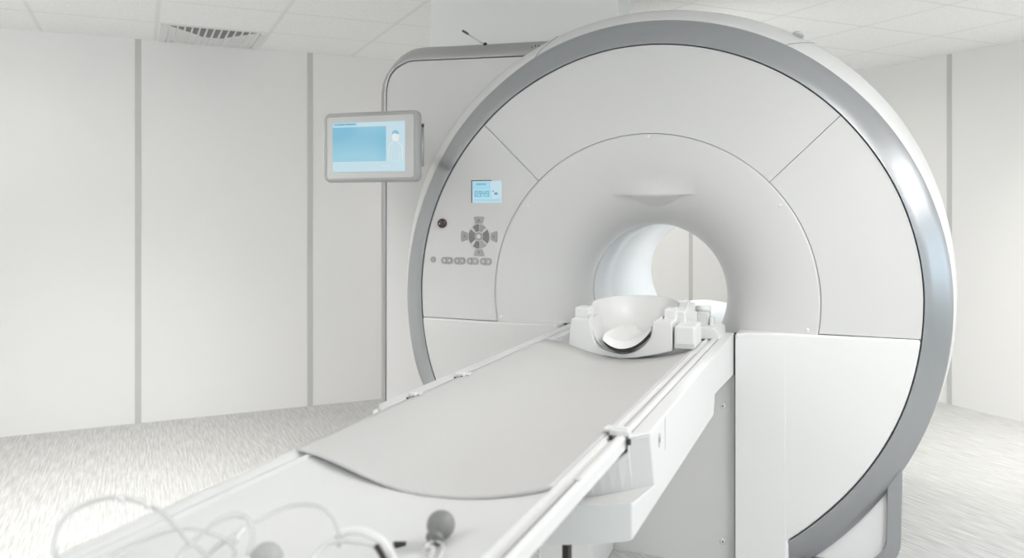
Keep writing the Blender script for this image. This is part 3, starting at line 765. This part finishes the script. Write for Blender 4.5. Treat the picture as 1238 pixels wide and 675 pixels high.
# box and connector right of the coil
bxo = empty('coil_box', (-.46, 2.66, .86), 'white rounded box standing at the right foot of the head coil', 'box')
G().rbox(-.490, -.424, 2.60, 2.74, .868, .940, .007, seg=3).build('body', 'white', bxo)
G().box(-.488, -.426, 2.598, 2.602, .869, .884).build('front_strip', 'face', bxo)
cn = empty('coil_connector', (-.42, 2.93, .86), 'small white plug unit with barrel and stand on the couch end by the bore', 'connector')
G().poly([(-.50, .861), (-.50, .900), (-.405, .903), (-.385, .888), (-.382, .862)], 2.86, 3.04).build('foot_block', 'white', cn, bevel=.004)
G().rbox(-.470, -.428, 2.93, 2.985, .900, .948, .003).build('stand', 'white', cn)
G().rbox(-.424, -.412, 2.92, 2.99, .900, .930, .003).build('stand_plate', 'white', cn)
b_ = G().tube([(-.490, 2.95, .957), (-.475, 2.95, .957), (-.4740, 2.95, .957), (-.425, 2.95, .957)], [.009, .009, .0125, .0125], 20).build('barrel', 'white', cn)
G().tube([(-.497, 2.95, .957), (-.484, 2.95, .957)], .0098, 16).build('barrel_cap', 'btn', cn)
G().lathe([(.001, -.016), (.011, -.012), (.016, 0), (.011, .012), (.001, .016)], frame((-.490, 2.90, .917), (1, 0, 0), (0, 1, 0)), 20).build('ball_knob', 'white', cn)
G().tube([(-.52, 2.80, .93), (-.505, 2.86, .965), (-.50, 2.90, .975)], [.022, .024, .020], 16).build('cable_gland', 'white', cn)
G().tube([(-.475, 2.915, .904), (-.462, 2.91, .907)], .005, 10).build('dark_pin', 'black', cn)

# ================================================================== FOREGROUND
# squeeze bulb
bc = at(533, 635, Z=.853)
ax = Vector((-.06, -.55, -.35)).normalized()
BF = frame(bc, Vector((1, 0, 0)) , Vector((0, -ax.z, ax.y)))
zdir = BF.to_3x3() @ Vector((0, 0, 1))
if zdir.dot(ax) < 0: BF = frame(bc, Vector((1, 0, 0)), Vector((0, ax.z, -ax.y)))
prof = [(.0005, -.0212)] + [(.0208 * sin(pi * i / 18), -.0212 * cos(pi * i / 18)) for i in range(1, 15)] + [(.0115, .0185), (.0105, .022), (.0105, .026), (.006, .028)]
bl = tag(G().lathe(prof, BF, 32).build('squeeze_bulb', 'bulb', None, loc=bc), 'dark grey rubber squeeze bulb lying on the bare couch top', 'squeeze bulb')
G().lathe([(.0128, .0185), (.0135, .020), (.0135, .0245), (.0125, .026)], BF, 24).build('collar', 'btn_d', bl)
e = BF @ Vector((0, 0, .026))
tb = G().tube(smoothpath([e, e + Vector((-.004, -.02, -.004)), at(524, 664, Z=.838), at(513, 690, Z=.834), at(500, 730, Z=.834)], 8), .0032, 10).build('air_tube', 'tube', bl)
G().tube(smoothpath([e + Vector((.005, -.001, 0)), at(536, 662, Z=.838), at(524, 690, Z=.834), at(512, 730, Z=.834)], 8), .0022, 10).build('air_tube', 'tube', bl)
bc2 = at(323, 676, Z=.868)
b2 = tag(G().lathe([(.0005, -.021)] + [(.0205 * sin(pi * i / 18), -.021 * cos(pi * i / 18)) for i in range(1, 18)] + [(.0005, .021)], frame(bc2, (1, 0, 0), (0, .8, .3)), 28).build('squeeze_bulb', 'bulb2', None, loc=bc2),
         'pale grey bulb among the coiled tubes, cut by the lower frame edge', 'squeeze bulb')

def tubing(pts, r, label, m='tube', name='clear_tube', grp='loose tubes on the near end of the couch', z=None):
    P = [at(p[0], p[1], Z=p[2]) for p in pts]
    o = G().tube(smoothpath(P, 8), r, 10).build(name, m, None, loc=P[0])
    return tag(o, label, 'tube', grp)
t1 = tubing([(95, 700, .885), (70, 678, .905), (66, 652, .925), (80, 625, .945), (110, 607, .957), (145, 602, .96), (182, 612, .955), (207, 630, .94), (226, 652, .915), (246, 668, .89), (268, 690, .875)], .0030,
            'clear tube making the big leftmost loop above the couch edge')
for px_, py_, pz_ in ((146, 602.5, .9625), (178, 611, .958)):
    p = at(px_, py_, Z=pz_); G().lathe([(.001, -.005), (.0045, -.003), (.0045, .003), (.001, .005)], frame(p, (1, 0, 0), (0, .7, .7)), 14).build('connector_bead', 'foam', t1)
tubing([(190, 715, .872), (214, 674, .88), (237, 651, .895), (261, 632, .91), (280, 623.5, .915), (296, 625, .912), (304, 636, .905), (306, 650, .893), (300, 672, .875)], .0034, 'clear tube in a tight hoop beside the big loop')
tubing([(120, 682, .868), (160, 660, .872), (199, 645, .878), (224, 640, .882), (247, 643, .882), (270, 652, .878), (284, 668, .872), (270, 690, .868)], .0026, 'clear tube lying low across the tight hoop')
tubing([(240, 690, .87), (262, 662, .872), (306, 634, .880), (334, 619, .888), (356, 611.5, .893), (382, 612, .893), (399, 623, .888), (408, 640, .878), (410, 660, .868)], .0030, 'clear tube in a wide arch in front of the mattress')
tubing([(405, 650, .868), (420, 643, .876), (438, 643, .880), (456, 651, .876), (468, 663, .868), (480, 690, .862)], .0062, 'thick white hose arching left of the dark grey bulb', 'foam', 'thick_hose', grp=None)
tubing([(365, 690, .864), (388, 664, .872), (408, 655, .877), (437, 657, .876), (455, 664, .870), (470, 690, .862)], .0028, 'clear tube curving under the thick white hose')
k = tubing([(455, 660, .882), (460, 668, .876), (467, 682, .868)], .0042, 'short black plug on the thick white hose', 'black', 'cable_plug', grp=None); k['category'] = 'plug'
p = at(482, 661, Z=.832)
tag(G().add([p + Vector((-.009, 0, 0)), p + Vector((.009, .006, 0)), p + Vector((0, -.010, 0)), p + Vector((-.009, 0, .006)), p + Vector((.009, .006, .006)), p + Vector((0, -.010, .006))],
        [(0, 1, 2), (5, 4, 3), (0, 3, 4, 1), (1, 4, 5, 2), (2, 5, 3, 0)]).build('cable_tag', 'black', None), 'tiny black triangular tag between the white hose and the dark bulb', 'tag')
tubing([(284, 655, .885), (289, 646, .889), (295, 640, .892)], .0052, 'white connector on the tube arch behind the tight hoop', 'foam', 'tube_connector', grp=None)['category'] = 'connector'

# ================================================================== LIGHTS
def panel_light(s, t, power, spread=170, ls=.6, lt=1.2, col=(1, .985, .965), z=HCEIL - .012):
    l = bpy.data.lights.new('unseen_panel', 'AREA'); l.shape = 'RECTANGLE'; l.size = lt; l.size_y = ls; l.energy = power; l.color = col; l.spread = radians(spread)
    o = bpy.data.objects.new('unseen_panel', l); COL.objects.link(o); o.location = room(s, t, z); o.rotation_euler = (0, 0, RANG)
    return o
panel_light(5.15, 1.75, 25, 100)
panel_light(.5, 3.25, 18, 95)
panel_light(1.75, 1.35, 20)  # added out of sight behind the scanner to brighten walls and tunnel
panel_light(1.5, 5.45, 12, z=HCEIL - .31)
panel_light(3.1, 4.85, 26, z=HCEIL - .31)  # unseen panel added to light the scanner front from above
panel_light(6.6, 4.3, 16, z=HCEIL - .31)
panel_light(3.9, 7.2, 14, z=HCEIL - .31)
# unseen uplights added to brighten the ceiling, each over an added slab
k_ = 12
for s_, t_, e_ in ((6.3, 1.8, 21), (6.6, 4.3, 14), (3.1, 4.85, 14), (1.5, 5.45, 17), (3.9, 7.2, 9)):
    u = panel_light(s_, t_, e_, z=HCEIL - .28); u.name = 'added_uplight'; u.rotation_euler = (pi, 0, RANG)
    g = rb(G(), t_ - .62, t_ + .62, s_ - .32, s_ + .32, HCEIL - .305, HCEIL - .285)
    for dt in (-.5, .5): rb(g, t_ + dt - .004, t_ + dt + .004, s_ - .004, s_ + .004, HCEIL - .29, HCEIL)
    struct(g.build('trim_or_slab_%d' % k_, 'white')); k_ += 1  # unseen slab on rods, added to hold the uplight; not wall trim
# lamp strip in the roof of the tunnel
l = bpy.data.lights.new('tunnel_lamp', 'AREA'); l.shape = 'RECTANGLE'; l.size = .05; l.size_y = .7; l.energy = 2.4; l.color = (.88, .95, 1)
o = bpy.data.objects.new('tunnel_lamp', l); COL.objects.link(o); o.location = (CX, 4.2, CZ + RT - .006)
# daylight through both unseen windows
def daylight(p, n, w, h, e):
    l = bpy.data.lights.new('unseen_daylight', 'AREA'); l.shape = 'RECTANGLE'; l.size = w; l.size_y = h; l.energy = e; l.color = (.72, .89, 1)
    o = bpy.data.objects.new('unseen_daylight', l); COL.objects.link(o); o.location = p
    o.rotation_euler = Vector(n).to_track_quat('-Z', 'Y').to_euler()
daylight(room((W0 + W1) / 2, ROOM_T + .10, (WZ0 + WZ1) / 2), (-D2.x, -D2.y, 0), W1 - W0, WZ1 - WZ0, 26)
daylight(room(-.10, 6.7, (WZ0 + WZ1) / 2), (-D1.x, -D1.y, 0), 2.2, WZ1 - WZ0, 17)

w = bpy.data.worlds.new('World'); SC.world = w; w.use_nodes = True
w.node_tree.nodes['Background'].inputs[0].default_value = (.85, .93, 1, 1); w.node_tree.nodes['Background'].inputs[1].default_value = 1.0

# ================================================================== CAMERA
cd = bpy.data.cameras.new('camera'); cam = bpy.data.objects.new('camera', cd); COL.objects.link(cam); SC.camera = cam
cam.location = (0, 0, CAMZ); cam.rotation_euler = (pi / 2, 0, CAMB)
cd.sensor_width = 36; cd.sensor_fit = 'HORIZONTAL'; cd.lens = FPX / 1238 * 36
cd.shift_x = 0; cd.shift_y = -(337.5 - HY) / 1238
cd.clip_start = .05
cd.dof.use_dof = True; cd.dof.focus_distance = 2.9; cd.dof.aperture_fstop = 3.2

vs = SC.view_settings; vs.view_transform = 'Standard'; vs.look = 'None'; vs.gamma = 1; vs.exposure = -.08; vs.use_curve_mapping = False
SC.display_settings.display_device = 'sRGB'
SC.cycles.max_bounces = 14; SC.cycles.diffuse_bounces = 12; SC.cycles.sample_clamp_indirect = 0
